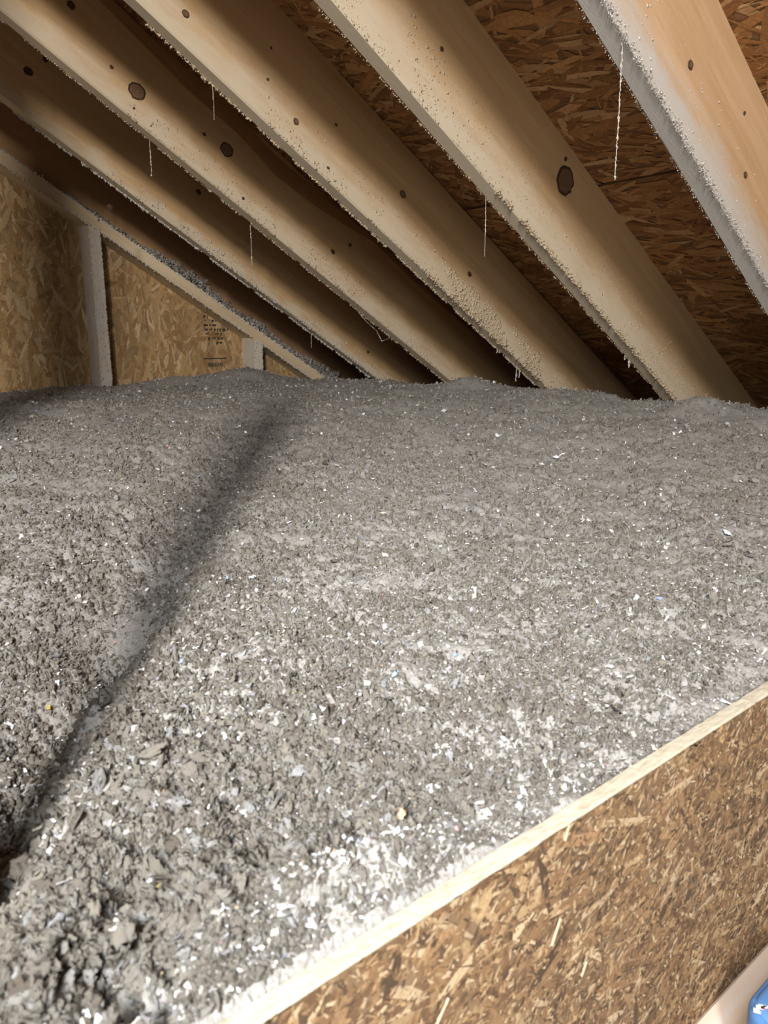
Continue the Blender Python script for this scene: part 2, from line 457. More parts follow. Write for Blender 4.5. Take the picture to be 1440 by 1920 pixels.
for (k, u, v, rx, rz, dk) in (
    (3, 257, 172, .021, .0175, False), (3, 133, 10, .009, .008, True), (3, 209, 126, .0045, .004, True), (3, 425, 281, .019, .016, False),
    (3, 383, 252, .005, .004, True), (3, 251, 203, .003, .003, True), (3, 624, 472, .008, .006, True), (3, 656, 459, .006, .005, True), (3, 456, 372, .004, .004, True),
    (2, 348, 26, .0075, .0065, False), (2, 555, 228, .0075, .0065, False), (2, 755, 364, .010, .008, False), (2, 508, 90, .003, .003, True), (2, 502, 149, .003, .003, True), (2, 630, 234, .004, .003, True),
    (2, 880, 514, .008, .006, True), (2, 615, 315, .004, .003, True),
    (1, 1060, 338, .027, .029, False), (1, 828, 92, .004, .004, True), (1, 1060, 298, .004, .005, True),
    (0, 1294, 122, .007, .0065, False), (0, 1397, 328, .006, .005, False), (0, 1395, 212, .003, .003, True),
    (4, 53, 134, .012, .010, True), (4, 85, 112, .007, .006, True), (4, 372, 360, .009, .007, True), (4, 690, 660, .006, .005, True), (4, 206, 388, .008, .007, True)):
    e, frm, xl = rafters[k]
    knot(e, frm, u, v, xl+WR, rx*1.05, rz*1.05, dk)
dust_on_rafter(rafters[0][0], 50, M_dust, [('corner', 9000, .25, 2.05, .0004, .0020, .0045), ('face', 900, .3, 2.0, .0006, .0026, .11), ('left', 1500, .25, 2.05, .0004, .0017, 0)])
dust_on_rafter(rafters[1][0], 51, M_dustwarm, [('face', 7500, -.1, 2.0, .0006, .0027, .11), ('corner', 1800, 1.2, 2.0, .001, .004, .004), ('left', 2000, .1, 2.0, .0005, .0024, 0)])
dust_on_rafter(rafters[2][0], 52, M_dustwarm, [('face', 2600, .9, 2.0, .0008, .0036, .07), ('face', 2600, 1.45, 1.88, .0009, .0048, .06), ('corner', 900, 1.4, 2.0, .0015, .005, .006), ('left', 1800, .7, 2.0, .001, .0045, 0)])
dust_on_rafter(rafters[3][0], 53, M_dustwarm, [('face', 1800, .8, 2.0, .0008, .0034, .06), ('left', 1400, .5, 2.0, .001, .0036, 0)])
dust_on_rafter(rafters[4][0], 54, M_dust, [('left', 2400, .3, 2.0, .0014, .0055, 0), ('face', 900, .9, 2.0, .001, .004, .04), ('corner', 600, 1.2, 1.95, .001, .004, .004)])

# end rafter on the wall line and the sloping plate under it
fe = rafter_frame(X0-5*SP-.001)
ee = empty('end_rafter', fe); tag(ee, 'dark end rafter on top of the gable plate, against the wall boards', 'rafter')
board_mesh('board', RL, WR, DEP, lumber_mat('pine_lumber_end_shaded', (.40, .24, .12), (.30, .17, .085), .2, dz=.02), ee, Matrix.Identity(4), None, seed=9, nseg=60)  # wood colour darkened to stand for the shade on this rafter
PX = -2.66
fp = frame((GX+.001, YT, HR-math.tan(TH)*YT), DOWN, (-1, 0, 0), UPN)
plate = empty('wall_plate', fp); tag(plate, 'sloping pale board capping the gable studs, grey fluff along its top', 'wall plate')
V, F = box(0, RL-.08, -(.089-.001), 0, -.040, -.001)
mb = bmesh.new()
mp_ = lumber_mat('plate_lumber', (.66, .53, .35), (.56, .42, .26), 0)
V = []; W_ = .088
for x in np.linspace(0, RL-.08, 70):
    j = [float(noise2(np.array([x*5+k*9.]), np.array([k+.5]))[0])*.003 for k in range(4)]
    V += [(x, 0, -.040), (x, -W_+j[0], -.040+j[1]), (x, -W_+j[2], -.002-abs(j[3])), (x, 0, -.001)]
F = [(i*4+k, i*4+(k+1) % 4, i*4+4+(k+1) % 4, i*4+4+k) for i in range(69) for k in range(4)]
F += [(3, 2, 1, 0), (276, 277, 278, 279)]
mesh_obj('board', V, F, mp_, plate, Matrix.Identity(4))
r = np.random.default_rng(61)
n = 1500; xx = loc_x(r.uniform(.5, 2.0, n)); s_ = .0012*(4**r.random(n))
v, f = lumps(np.stack([xx, np.full(n, -W_), -.040+np.where(r.random(n) < .5, 0, .038)+r.normal(0, .002, n)], -1), np.stack([s_]*3, -1), r)
o = mesh_obj('dust_crumbs', v, f, M_dust, plate); o['kind'] = 'stuff'

# gable studs
def stud(px_u, px_v, label, seed, tint):
    P = onX(px_u, px_v, PX); yr = P[1]     # right (far) front edge
    ztop = HR-math.tan(TH)*(yr-.02)-.046
    # bottom on the floor
    hgt = ztop+EYE
    mw = Matrix.Translation((PX, yr, 0))
    e = empty('wall_stud', mw); tag(e, label, 'stud', 'gable wall studs')
    V = []; n = 40
    sl = math.tan(TH)*.038
    for i in range(n):
        z = hgt*i/(n-1)
        dz = sl if i == n-1 else 0
        j = [float(noise2(np.array([z*6+k*5.+seed]), np.array([k+.3]))[0])*.003 for k in range(4)]
        V += [(0+j[0], j[1], z-dz*.5), (0+j[2], -.038+j[3], z+dz*.5), (-.088, -.038, z+dz*.5), (-.088, 0, z-dz*.5)]
    F = [(i*4+k, i*4+4+k, i*4+4+(k+1) % 4, i*4+(k+1) % 4) for i in range(n-1) for k in range(4)]
    F += [(0, 1, 2, 3), tuple((n-1)*4+k for k in (3, 2, 1, 0))]
    m = NT('stud_lumber', .85, .15); g_ = m.noise(m.coord((22, 22, 1.6)), 2.2, 6, .65, .3); d_ = m.noise(m.coord(), 11, 5, .7)
    m.base(m.mix(m.ramp(d_, [(.42, (0, 0, 0)), (.62, (.8, .8, .8))]), m.ramp(g_, [(.3, tint), (.65, tuple(c*1.25 for c in tint))]), (.60, .57, .54)))
    mesh_obj('board', V, F, m.m, e, Matrix.Identity(4))
    r = np.random.default_rng(seed); n = 900; zz = r.uniform(.35, hgt, n); s = .001*(4**r.random(n))
    yy = np.where(r.random(n) < .6, np.where(r.random(n) < .5, 0, -.038), r.uniform(-.038, 0, n))
    v, f = lumps(np.stack([np.full(n, 0.), yy, zz], -1), np.stack([s]*3, -1), r)
    o = mesh_obj('dust_crumbs', v, f, M_dust, e); o['kind'] = 'stuff'
    return yr
ys1 = stud(209, 700, 'taller pale dusty stud standing against the gable boards on the left', 71, (.50, .42, .34))
ys2 = stud(493, 690, 'short pale stud under the low end of the sloping plate', 72, (.50, .44, .34))
# small sill block beside the tall stud
P = onX(212, 735, GX+.03)
V = [(0, 0, -.06), (0, .075, -.06), (0, .0, .035), (-.028, 0, -.06), (-.028, .075, -.06), (-.028, 0, .035)]
V = [(x, y-.005, z) for x, y, z in V]
o = mesh_obj('wood_block', V, [(0, 1, 2), (5, 4, 3), (0, 3, 4, 1), (1, 4, 5, 2), (2, 5, 3, 0)], M_wallbase, None, Matrix.Translation((P[0], P[1], P[2]+EYE)))
tag(o, 'small brown offcut wedge in the insulation right of the tall stud', 'wood block')

# unseen posts added beside and behind the viewer to cast the dark bands
def post(x, y, w, d, label, top=None):
    top = top or HR-math.tan(TH)*(y+d/2)-.004
    V = []; e = .003; n = 24
    for i in range(n):
        z = EYE+top if i == n-1 else (EYE+top)*i/(n-1)
        V += [(-w/2, -d/2, z), (w/2, -d/2, z), (w/2, d/2, z), (-w/2, d/2, z)]
    F = [(i*4+k, i*4+(k+1) % 4, i*4+4+(k+1) % 4, i*4+4+k) for i in range(n-1) for k in range(4)]
    F += [(3, 2, 1, 0), tuple((n-1)*4+k for k in range(4))]
    o = mesh_obj('shadow_post', V, F, lumber_mat('post_lumber', (.55, .40, .24), (.44, .30, .17)), None, Matrix.Translation((x, y, 0)))
    tag(o, label, 'post'); return o
post(-.60, -.32, .06, .12, 'added upright post casting a shadow band, behind the viewer, outside the left edge of the view')
post(-.43, .03, .038, .062, 'short upright stub added to cast a shadow band, outside the left edge of the view', .46)

# ------------------------------------------------------------------ dam board
DZ = -.300; DX = -.2705; DT = .0125
dam = empty('dam_board', Matrix.Translation((DX+DT/2, .4, 0))); tag(dam, 'upright strand board holding back the insulation, pale sawn top edge', 'board')
di = dam.matrix_world.inverted()
y0, y1 = -.35, 1.6; hD = DZ+EYE
m = NT('sawn_edge', .85, .2)
nz = m.noise(m.coord((10, 1.6, 10)), 45, 5, .7); nb = m.noise(m.coord((1, .25, 1)), 240, 4, .8)
c = m.mix(.5, m.ramp(nz, [(.3, (.42, .35, .24)), (.6, (.56, .50, .39))]), m.ramp(nb, [(.3, (.32, .26, .17)), (.6, (.60, .55, .45))]))
m.base(c); m.bump(nb, .8, .002); M_damedge = m.m
# core with a finely chipped top edge
n = 500; yy = np.linspace(y0, y1, n)
na = fbm(yy, yy*0+.5, .03, 4, 3)*.0011; nb_ = fbm(yy, yy*0+9.5, .02, 4, 5)*.0014; nc = fbm(yy, yy*0+19.5, .05, 3, 8)*.0012
V = []
for i in range(n):
    V += [(-DT/2+na[i]*.6, yy[i]-.4, hD-.002+nb_[i]), (-DT/2+.0012+na[i], yy[i]-.4, hD+nc[i]), (0, yy[i]-.4, hD+nb_[i]*.7), (DT/2-.0012+nb_[i]*.6, yy[i]-.4, hD+na[i]), (DT/2+nc[i]*.4, yy[i]-.4, hD-.0016)]
F = [(i*5+k, i*5+k+1, i*5+5+k+1, i*5+5+k) for i in range(n-1) for k in range(4)]
o = mesh_obj('sawn_edge', V, F, M_damedge, dam, Matrix.Identity(4)); o['label'] = 'pale cream sawn edge'
V, F = box(-DT/2, DT/2, y0-.4, y1-.4, 0, hD-.0022)
mesh_obj('board_core', V, F, M_dambase, dam, Matrix.Identity(4))
palD = [(.34, .215, .115), (.255, .155, .08), (.17, .10, .055), (.43, .30, .165), (.22, .13, .07), (.52, .40, .26), (.30, .185, .095), (.10, .065, .04)]
mwD = di@frame((DX+DT, y0, -.66), (0, 1, 0), (0, 0, 1), (1, 0, 0))
Ld = y1-y0
v1, f1, c1 = strands(Ld, hD-.001, n=4200, L=.045, W=.007, ang=.15, spread=.8, pal=palD, zmax=.0006, seed=81)
v2, f2, c2 = strands(Ld, hD-.001, n=62000, L=.0062, W=.0019, ang=.5, spread=.75, pal=palD, zmax=.0011, seed=82, wild=.3)
keep = noise2(v2[::6, 0]*9, v2[::6, 1]*9, 4) > -.28
v2 = v2.reshape(-1, 6, 3)[keep].reshape(-1, 3); c2 = c2.reshape(-1, 6, 4)[keep].reshape(-1, 4)
v = np.concatenate([v1, v2]); c = np.concatenate([c1, c2]); f = np.arange(len(v)).reshape(-1, 6)
o = mesh_obj('wood_strands', v, f, M_damstrand, dam, mwD, col=c); o['kind'] = 'stuff'
# a few long pale splinters standing on the face
for (u, w_, L_, a_) in ((1040, 1745, .018, 1.1), (1092, 1815, .010, 1.0), (826, 1895, .016, .9), (1060, 1560, .010, 1.2)):
    P = onX(u, w_, DX+DT); Pl = di@Vector((P[0], P[1], P[2]+EYE))
    V, F = box(.0006, .0020, -L_/2, L_/2, -.0007, .0007)
    V = [(x, y, z*(1-.6*abs(y)/(L_/2))) for x, y, z in V]
    mesh_obj('splinter', V, F, M_dustwarm, dam, Matrix.Translation(Pl)@Matrix.Rotation(a_, 4, 'X'))

# ------------------------------------------------------------------ joist and blue box in the corner
JZ = -.585
V = []; W_, D_ = .038, .14; n = 60; e = .003
for i in range(n):
    y = -.3+2.0*i/(n-1)
    V += [(e, y, 0), (W_-e, y, 0), (W_, y, -e), (W_, y, -D_/2.2), (0, y, -D_/2.2), (0, y, -e)]
F = [(i*6+k, i*6+6+k, i*6+6+(k+1) % 6, i*6+(k+1) % 6) for i in range(n-1) for k in range(6)]
F += [tuple(range(6)), tuple((n-1)*6+k for k in range(5, -1, -1))]
m = NT('joist_lumber', .75, .25); g_ = m.noise(m.coord((30, 1.6, 30)), 2.4, 6, .65, .3); h_ = m.noise(m.coord((30, .8, 30)), 1.4, 2, .5)
m.base(m.mix(.5, m.ramp(g_, [(.3, (.56, .38, .25)), (.62, (.66, .53, .42))]), m.ramp(h_, [(.4, (.78, .73, .70)), (.6, (.68, .50, .34))])))
jo = mesh_obj('joist', V, F, m.m, None, Matrix.Translation((DX+DT+.0015, 0, EYE+JZ)))
tag(jo, 'pale smooth joist running along the foot of the upright board', 'joist')

M_blue = NT('blue_plastic', .28, .6); nz = M_blue.noise(M_blue.coord(), 30, 3, .5)
M_blue.base(M_blue.ramp(nz, [(.35, (.07, .18, .40)), (.65, (.12, .27, .52))])); M_blue.bump(nz, .2, .002)
M_white = flat_mat('white_print', (.85, .87, .9)); M_red = flat_mat('red_print', (.45, .12, .1))
def rounded_box(name, w, d, h, rad, mat, parent, mw):
    bm = bmesh.new(); bmesh.ops.create_cube(bm, size=1)
    for v_ in bm.verts: v_.co = Vector((v_.co.x*w, v_.co.y*d, (v_.co.z+.5)*h))
    vert = [e_ for e_ in bm.edges if abs(e_.verts[0].co.z-e_.verts[1].co.z) > h*.5]
    bmesh.ops.bevel(bm, geom=vert, offset=rad, segments=6, profile=.5, affect='EDGES')
    top = [e_ for e_ in bm.edges if min(v_.co.z for v_ in e_.verts) > h*.99 and len(e_.link_faces) == 2 and any(f_.normal.z < .5 for f_ in e_.link_faces)]
    bmesh.ops.bevel(bm, geom=top, offset=rad*.25, segments=3, profile=.5, affect='EDGES')
    me = bpy.data.meshes.new(name); bm.to_mesh(me); bm.free()
    me.polygons.foreach_set('use_smooth', np.ones(len(me.polygons), dtype=bool)); me.materials.append(mat)
    o = bpy.data.objects.new(name, me); COL.objects.link(o); o.parent = parent; o.matrix_local = mw; return o
# its top outline's corner sits at pixel (1403,1890) on the height plane of its top
BZ = -.50
A1 = onZ(1400, 1915, BZ); A2 = onZ(1440, 1838, BZ)
AC = onZ(1404, 1893, BZ); AM = onZ(1424, 1900, BZ)-AC-.049
bx = empty('blue_box', Matrix.Translation((AC[0]+.049, AC[1]+.049, 0))); tag(bx, 'glossy blue plastic box with white print, cut off in the lower right corner', 'box')
rounded_box('shell', .11, .11, EYE+BZ, .024, M_blue.m, bx, Matrix.Identity(4))
V, F = box(-.043, .045, -.045, .045, EYE+BZ, EYE+BZ+.003)
rounded_box('lid', .100, .100, .004, .018, M_blue.m, bx, Matrix.Translation((0, 0, EYE+BZ+.0001)))
for (dx, dy, w_, d_, mm) in ((-.037, .002, .005, .003, M_white), (-.035, .008, .006, .002, M_white), (-.033, .005, .003, .003, M_red), (-.039, -.006, .004, .0015, M_white), (-.036, -.010, .005, .0025, M_white), (-.03, .012, .005, .0015, M_white)):
    V, F = box(-w_/2, w_/2, -d_/2, d_/2, 0, .0003)
    mesh_obj('printed_mark', V, F, mm, bx, Matrix.Translation((dx*.45+.016+AM[0], dy*.45+AM[1], EYE+BZ+.0042))@Matrix.Rotation(.5, 4, 'Z'))

# ------------------------------------------------------------------ loose-fill insulation
XL, XR, YE = -2.7485, DX-.0005, 2.40
TR = np.array([(-.40, .04, .05, .045), (-.56, .105, .075, .05), (-.67, .165, .095, .075), (-.76, .27, .08, .065), (-.90, .40, .03, .05), (-1.15, .62, .018, .07), (-1.85, 1.25, .010, .10)])
PITS = [(630, 1082, .011, .014), (1005, 1290, .012, .020), (1258, 1102, .012, .016), (1300, 1090, .012, .012), (860, 1180, .009, .014), (1065, 1362, .009, .016), (820, 1020, .012, .010), (520, 1235, .009, .016),
        (400, 1240, .009, .016), (680, 1275, .009, .014), (790, 1465, .010, .018), (370, 1300, .009, .018), (150, 1340, .013, .022), (650, 1470, .009, .016), (400, 1445, .008, .016), (240, 1580, .010, .022), (195, 1670, .012, .030),
        (240, 1790, .013, .030), (450, 1850, .010, .028), (970, 1075, .009, .010), (1230, 1245, .010, .012), (985, 1500, .009, .012), (455, 1510, .009, .02), (310, 1740, .011, .024), (760, 915, .012, .008), (340, 1185, .01, .012)]
def height(X, Y, fine=True):
    w = -(X-XR)
    d = np.sqrt(w**2+np.maximum(Y-.75, 0)**2+np.maximum(-Y, 0)**2*.2)
    z = -.312+.158*sstep(-.15, 1.75, d)
    z = z+.020*np.exp(-((X+.33)**2/.012+(Y-.12)**2/.02))
    # crest before the eave, then dropping away
    ec = 1.93+.05*noise2(X*3.2, X*0+2.2)
    z = z+.012*np.exp(-((Y-1.86)/.10)**2)*(.5+1.4*noise2(X*3.6+1, Y*2))
    z = z-.30*sstep(ec, YE, Y)
    z = z+.055*np.exp(-((X+2.62)/.13)**2-((Y-1.50)/.17)**2)+.028*np.exp(-((X+2.62)/.10)**2-((Y-1.22)/.13)**2)
    # walked trench
    for i in range(len(TR)-1):
        a_, b_ = TR[i], TR[i+1]
        dx, dy = b_[0]-a_[0], b_[1]-a_[1]; L2 = dx*dx+dy*dy
        t = np.clip(((X-a_[0])*dx+(Y-a_[1])*dy)/L2, 0, 1)
        px, py = X-(a_[0]+t*dx), Y-(a_[1]+t*dy)
        side = (px*dy-py*dx)/math.sqrt(L2)
        dist = np.sqrt(px*px+py*py)
        wd = a_[3]+(b_[3]-a_[3])*t; dp = a_[2]+(b_[2]-a_[2])*t
        wd = np.where(side > 0, wd*.75, wd*1.25)
        dv = dp*np.exp(-(dist/wd)**2)
        tot = dv if i == 0 else np.maximum(tot, dv)
    z = z-tot*(1+.5*noise2(X*9, Y*9, 77))
    near = np.exp(-((X+.35)**2+(Y-.1)**2)/.09)           # the lumpiest heap lies in the nearest corner
    z = z+.022*fbm(X, Y, .38, 2, 1)+(.012+.024*near)*fbm(X, Y, .085, 2, 5)+(.003+.016*near)*fbm(X, Y, .040, 2, 8)
    z = z+.026*np.exp(-((X+1.74)/.10)**2-((Y-1.83)/.09)**2)+.030*np.exp(-((X+.97)/.07)**2-((Y-1.84)/.08)**2)-.012*np.exp(-((X+1.22)/.06)**2-((Y-1.86)/.10)**2)
    for (u, v, rp, dp) in PITS:
        p = onZ(u, v, -.272); ex = (X-p[0])**2+(Y-p[1])**2; rp2 = rp*(1+1.3*noise2(X*60, Y*60, 301))
        z = z-(1.7 if v < 1400 else .95)*dp*np.exp(-ex/np.maximum(rp2, .002)**2)
    near = np.minimum(near*1.1, 1); sm = sstep(-.01, .045, w)                                 # flatter dust against the dam
    r_ = (.55+.9*sstep(-.15, .3, noise2(X*7, Y*7, 31)))*(.35+.65*sm)*(1+1.0*near)
    if fine:
        wv = worley(X+.004*noise2(X*90, Y*90, 3), Y+.004*noise2(X*90, Y*90, 9), .017, 2)
        z = z+r_*.0050*(.55-wv)
        wv = worley(X, Y, .0075, 6); z = z+r_*.0026*(.55-wv)
        z = z+r_*(.0055*fbm(X, Y, .024, 4, 40, .62))
        pit = sstep(.30, .50, noise2(X*24, Y*24, 60)+.35*noise2(X*80, Y*80, 61))
        z = z-.012*pit*(.4+.6*sm)
    z = np.minimum(z, np.where(w < .02, DZ-.004+w*.9, 9.))
    return z

na_, nr_ = 1050, 860
t = np.linspace(0, 1, na_); az = np.concatenate([np.linspace(.10, .38, 70, endpoint=False), np.linspace(.38, 1.38, na_-200, endpoint=False), np.linspace(1.38, 2.75, 130)])
th0, th1 = math.atan(.30/.16), math.atan(.20/3.6)
u_ = np.linspace(0, 1, nr_)
r1 = .26/np.tan(th0+(th1-th0)*u_); r2 = r1[0]*(r1[-1]/r1[0])**u_
rr = r1**.55*r2**.45
A, RR = np.meshgrid(az, rr, indexing='ij')
Xg = -RR*np.sin(A); Yg = RR*np.cos(A)
inside = (Xg > XL-.03) & (Xg < XR+.03) & (Yg < YE+.03) & (Yg > -1.15)
Xg = np.clip(Xg, XL, XR); Yg = np.clip(Yg, -1.12, YE)
Zg = height(Xg, Yg)
na_ = len(az)
idx = np.arange(na_*nr_).reshape(na_, nr_)
Fq = np.stack([idx[:-1, :-1], idx[:-1, 1:], idx[1:, 1:], idx[1:, :-1]], -1)
ok = inside[:-1, :-1] | inside[:-1, 1:] | inside[1:, 1:] | inside[1:, :-1]
Fq = Fq[ok]
# sideways ruffle so the crumbs overhang a little
jx = .0022*noise2(Xg*260, Yg*260, 90); jy = .0022*noise2(Xg*260, Yg*260, 91)
P3 = np.stack([np.clip(Xg+jx, XL, XR), Yg+jy, Zg+EYE], -1).reshape(-1, 3)
used = np.unique(Fq); remap = np.full(len(P3), -1); remap[used] = np.arange(len(used))
ins = mesh_obj('insulation', P3[used], remap[Fq][:, ::-1].copy(), M_ins, None, Matrix.Identity(4), smooth=True)
# face orientation upwards
if ins.data.polygons[len(ins.data.polygons)//2].normal.z < 0: ins.data.flip_normals()
tag(ins, 'deep bed of grey shredded cellulose insulation filling the attic floor', 'insulation', kind='stuff')

# tufts and paper flakes lying on it, placed by geometry nodes
def scatter_group(name, flake):
    ng = bpy.data.node_groups.new(name, 'GeometryNodeTree')
    ng.interface.new_socket('Geometry', in_out='INPUT', socket_type='NodeSocketGeometry')
    ng.interface.new_socket('Geometry', in_out='OUTPUT', socket_type='NodeSocketGeometry')
    N = ng.nodes; L = ng.links
    gi = N.new('NodeGroupInput'); go = N.new('NodeGroupOutput'); jn = N.new('GeometryNodeJoinGeometry')
    for s in range(7 if not flake else 4):
        if flake:
            src = N.new('GeometryNodeMeshGrid'); src.inputs['Size X'].default_value = 2; src.inputs['Size Y'].default_value = (1.3, .5, 1.7, .25)[s]
            src.inputs['Vertices X'].default_value = 4; src.inputs['Vertices Y'].default_value = 3
        else:
            src = N.new('GeometryNodeMeshIcoSphere'); src.inputs['Radius'].default_value = 1; src.inputs['Subdivisions'].default_value = 3
        sp = N.new('GeometryNodeSetPosition')
        pos = N.new('GeometryNodeInputPosition'); nz = N.new('ShaderNodeTexNoise'); nz.noise_dimensions = '4D'
        nz.inputs['W'].default_value = s*3.7+1; nz.inputs['Scale'].default_value = .9 if flake else 2.1; nz.inputs['Detail'].default_value = 2 if flake else 4; nz.inputs['Roughness'].default_value = .75
        L.new(pos.outputs[0], nz.inputs['Vector'])
        sub = N.new('ShaderNodeVectorMath'); sub.operation = 'SUBTRACT'; L.new(nz.outputs['Color'], sub.inputs[0]); sub.inputs[1].default_value = (.5, .5, .5)
        mul = N.new('ShaderNodeVectorMath'); mul.operation = 'MULTIPLY'; L.new(sub.outputs[0], mul.inputs[0]); mul.inputs[1].default_value = (1.5, 1.5, 1.5) if flake else (3.0, 3.0, 3.0)
        L.new(src.outputs['Mesh'], sp.inputs['Geometry']); L.new(mul.outputs[0], sp.inputs['Offset'])
        sm = N.new('GeometryNodeSetMaterial'); sm.inputs['Material'].default_value = M_flake if flake else M_clump
        ss = N.new('GeometryNodeSetShadeSmooth'); L.new(sp.outputs[0], ss.inputs[0]); L.new(ss.outputs[0], sm.inputs[0])
        g2i = N.new('GeometryNodeGeometryToInstance'); L.new(sm.outputs[0], g2i.inputs[0]); L.new(g2i.outputs[0], jn.inputs[0])
    ip = N.new('GeometryNodeInstanceOnPoints'); L.new(gi.outputs[0], ip.inputs['Points']); L.new(jn.outputs[0], ip.inputs['Instance'])
    ip.inputs['Pick Instance'].default_value = True
    for nm, typ, sock in (('pick', 'INT', 'Instance Index'), ('turn', 'FLOAT_VECTOR', 'Rotation'), ('size', 'FLOAT_VECTOR', 'Scale')):
        na = N.new('GeometryNodeInputNamedAttribute'); na.data_type = typ; na.inputs['Name'].default_value = nm
        out = [o_ for o_ in na.outputs if o_.enabled and o_.name == 'Attribute'][0]
        if nm == 'turn':
            e2r = N.new('FunctionNodeEulerToRotation'); L.new(out, e2r.inputs[0]); L.new(e2r.outputs[0], ip.inputs[sock])
        else: L.new(out, ip.inputs[sock])
    L.new(ip.outputs[0], go.inputs[0])
    return ng

def scatter(name, P, S, R, npick, flake, parent):
    me = bpy.data.meshes.new(name); me.vertices.add(len(P)); me.vertices.foreach_set('co', P.astype(np.float32).ravel())
    a_ = me.attributes.new('size', 'FLOAT_VECTOR', 'POINT'); a_.data.foreach_set('vector', S.astype(np.float32).ravel())
    a_ = me.attributes.new('turn', 'FLOAT_VECTOR', 'POINT'); a_.data.foreach_set('vector', R.astype(np.float32).ravel())
    a_ = me.attributes.new('pick', 'INT', 'POINT'); a_.data.foreach_set('value', rng.integers(0, npick, len(P)).astype(np.int32))
    o = bpy.data.objects.new(name, me); COL.objects.link(o); o.parent = parent
    md = o.modifiers.new('scatter', 'NODES'); md.node_group = scatter_group(name, flake)
    o['kind'] = 'stuff'; return o

def sample(n, pw=.55):
    a_ = rng.uniform(.36, 1.42, n); u = rng.random(n)
    q1 = .26/np.tan(th0+(th1-th0)*u); q2 = r1[0]*(r1[-1]/r1[0])**u
    r_ = q1**.5*q2**.5
    X = -r_*np.sin(a_); Y = r_*np.cos(a_)
    k = (X > XL+.01) & (X < XR-.006) & (Y < 2.1)
    return X[k], Y[k]
X, Y = sample(300000)
clm = noise2(X*11, Y*11, 201)+.5*noise2(X*31, Y*31, 202)
k = clm+rng.normal(0, .25, len(X)) > -.17; X, Y = X[k], Y[k]; n = len(X)
s = .00088*np.exp(rng.normal(0, .36, n))*(1+.8*np.exp(-((X+.35)**2+(Y-.1)**2)/.07))*(1+.35*np.hypot(X, Y))
s = np.where(X > XR-.04, s*.6, s)
Z = height(X, Y)+EYE+s*rng.uniform(-.2, .8, n)
# fluff resting on the ledge of the sloping plate
m_ = 9000; yl = rng.uniform(.9, 1.99, m_); xl_ = rng.uniform(-2.708, -2.664, m_)
amp = .004+.040*np.exp(-((yl-1.33)/.13)**2)+.030*np.exp(-((yl-1.62)/.10)**2)+.045*sstep(1.68, 1.95, yl)
zl = HR-math.tan(TH)*yl+.0+amp*rng.random(m_)**.8*(1+.6*noise2(yl*30, yl*0+3))
sl = .0024*np.exp(rng.normal(0, .4, m_))
P = np.concatenate([np.stack([X, Y, Z], -1), np.stack([xl_, yl, zl+EYE], -1)])
s = np.concatenate([s, sl]); n = len(s)
S = s[:, None]*rng.uniform(.5, 1.5, (n, 3)); S[:, 0] *= rng.uniform(1, 2.2, n); S[:, 2] *= rng.uniform(.3, .9, n)
scatter('fluff_tufts', P, S, rng.uniform(-3, 3, (n, 3)), 7, False, ins)
X, Y = sample(46000); n = len(X)
s = .00062*np.exp(rng.normal(0, .45, n))*(1+.65*np.hypot(X, Y))*(1+.3*np.exp(-((X+.35)**2+(Y-.1)**2)/.07))
Z = height(X, Y)+EYE+.0012+s*.6
S = s[:, None]*rng.uniform(.7, 1.4, (n, 3)); R = np.stack([rng.normal(0, .5, n), rng.normal(0, .5, n), rng.uniform(0, 6.28, n)], -1)
scatter('paper_flakes', np.stack([X, Y, Z], -1), S, R, 4, True, ins)

# single scraps one can pick out
def surf_hit(u, v):
    z = -.25
    for _ in range(12):
        P = onZ(u, v, z); z = .5*z+.5*float(height(np.array([P[0]]), np.array([P[1]]))[0])
    return P
def scrap(u, v, size, c, label, asp=.8, seed=0, name='paper_scrap', cat='paper scrap'):
    P = surf_hit(u, v); r = np.random.default_rng(seed)
    nx, ny = 9, 7; V = []; 
    for i in range(nx):
        for j in range(ny):
            x = (i/(nx-1)-.5)*2; y = (j/(ny-1)-.5)*2
            rr_ = 1-.22*abs(x*y)
            V.append((size*x*rr_+r.normal(0, size*.06), size*asp*y*rr_+r.normal(0, size*.06), size*.30*float(noise2(np.array([x*1.6+seed]), np.array([y*1.6]))[0])+r.normal(0, size*.03)))
    F = [(i*ny+j, (i+1)*ny+j, (i+1)*ny+j+1, i*ny+j+1) for i in range(nx-1) for j in range(ny-1)]
    ang_ = r.uniform(0, 3)
    n2 = len(V); V2 = [(x, y, z-.0006) for x, y, z in V]
    bl = [(i*ny) for i in range(nx)]
    Fb = [tuple(q_+n2 for q_ in f_[::-1]) for f_ in F]
    rim = [i*ny for i in range(nx)]+[(nx-1)*ny+j for j in range(1, ny)]+[i*ny+ny-1 for i in range(nx-2, -1, -1)]+[j for j in range(ny-2, 0, -1)]
    Fr = [(rim[k+1 if k+1 < len(rim) else 0], rim[k], rim[k]+n2, rim[k+1 if k+1 < len(rim) else 0]+n2) for k in range(len(rim))]
    d = ray(u, v)
    o = mesh_obj(name, V+V2, F+Fb+Fr, flat_mat('scrap_colour', c, .7, .15, 300), None, Matrix.Translation((P[0], P[1], P[2]+EYE+.004))@Euler((.35, -.25, ang_)).to_matrix().to_4x4(), smooth=True)
    tag(o, label, cat); return o
scrap(1365, 1003, .0085, (.72, .80, .90), 'largest bluish white paper scrap, lying on the insulation at the right', .8, 1)
scrap(848, 1233, .0058, (.26, .42, .66), 'sky blue paper scrap in the middle of the insulation', .7, 2)
scrap(303, 1673, .0022, (.85, .65, .10), 'tiny bright yellow scrap in the nearest clumps', .9, 3)
scrap(745, 1537, .0058, (.55, .40, .26), 'tan cardboard chip on the insulation near the upright board', .75, 4, 'cardboard_chip', 'chip')
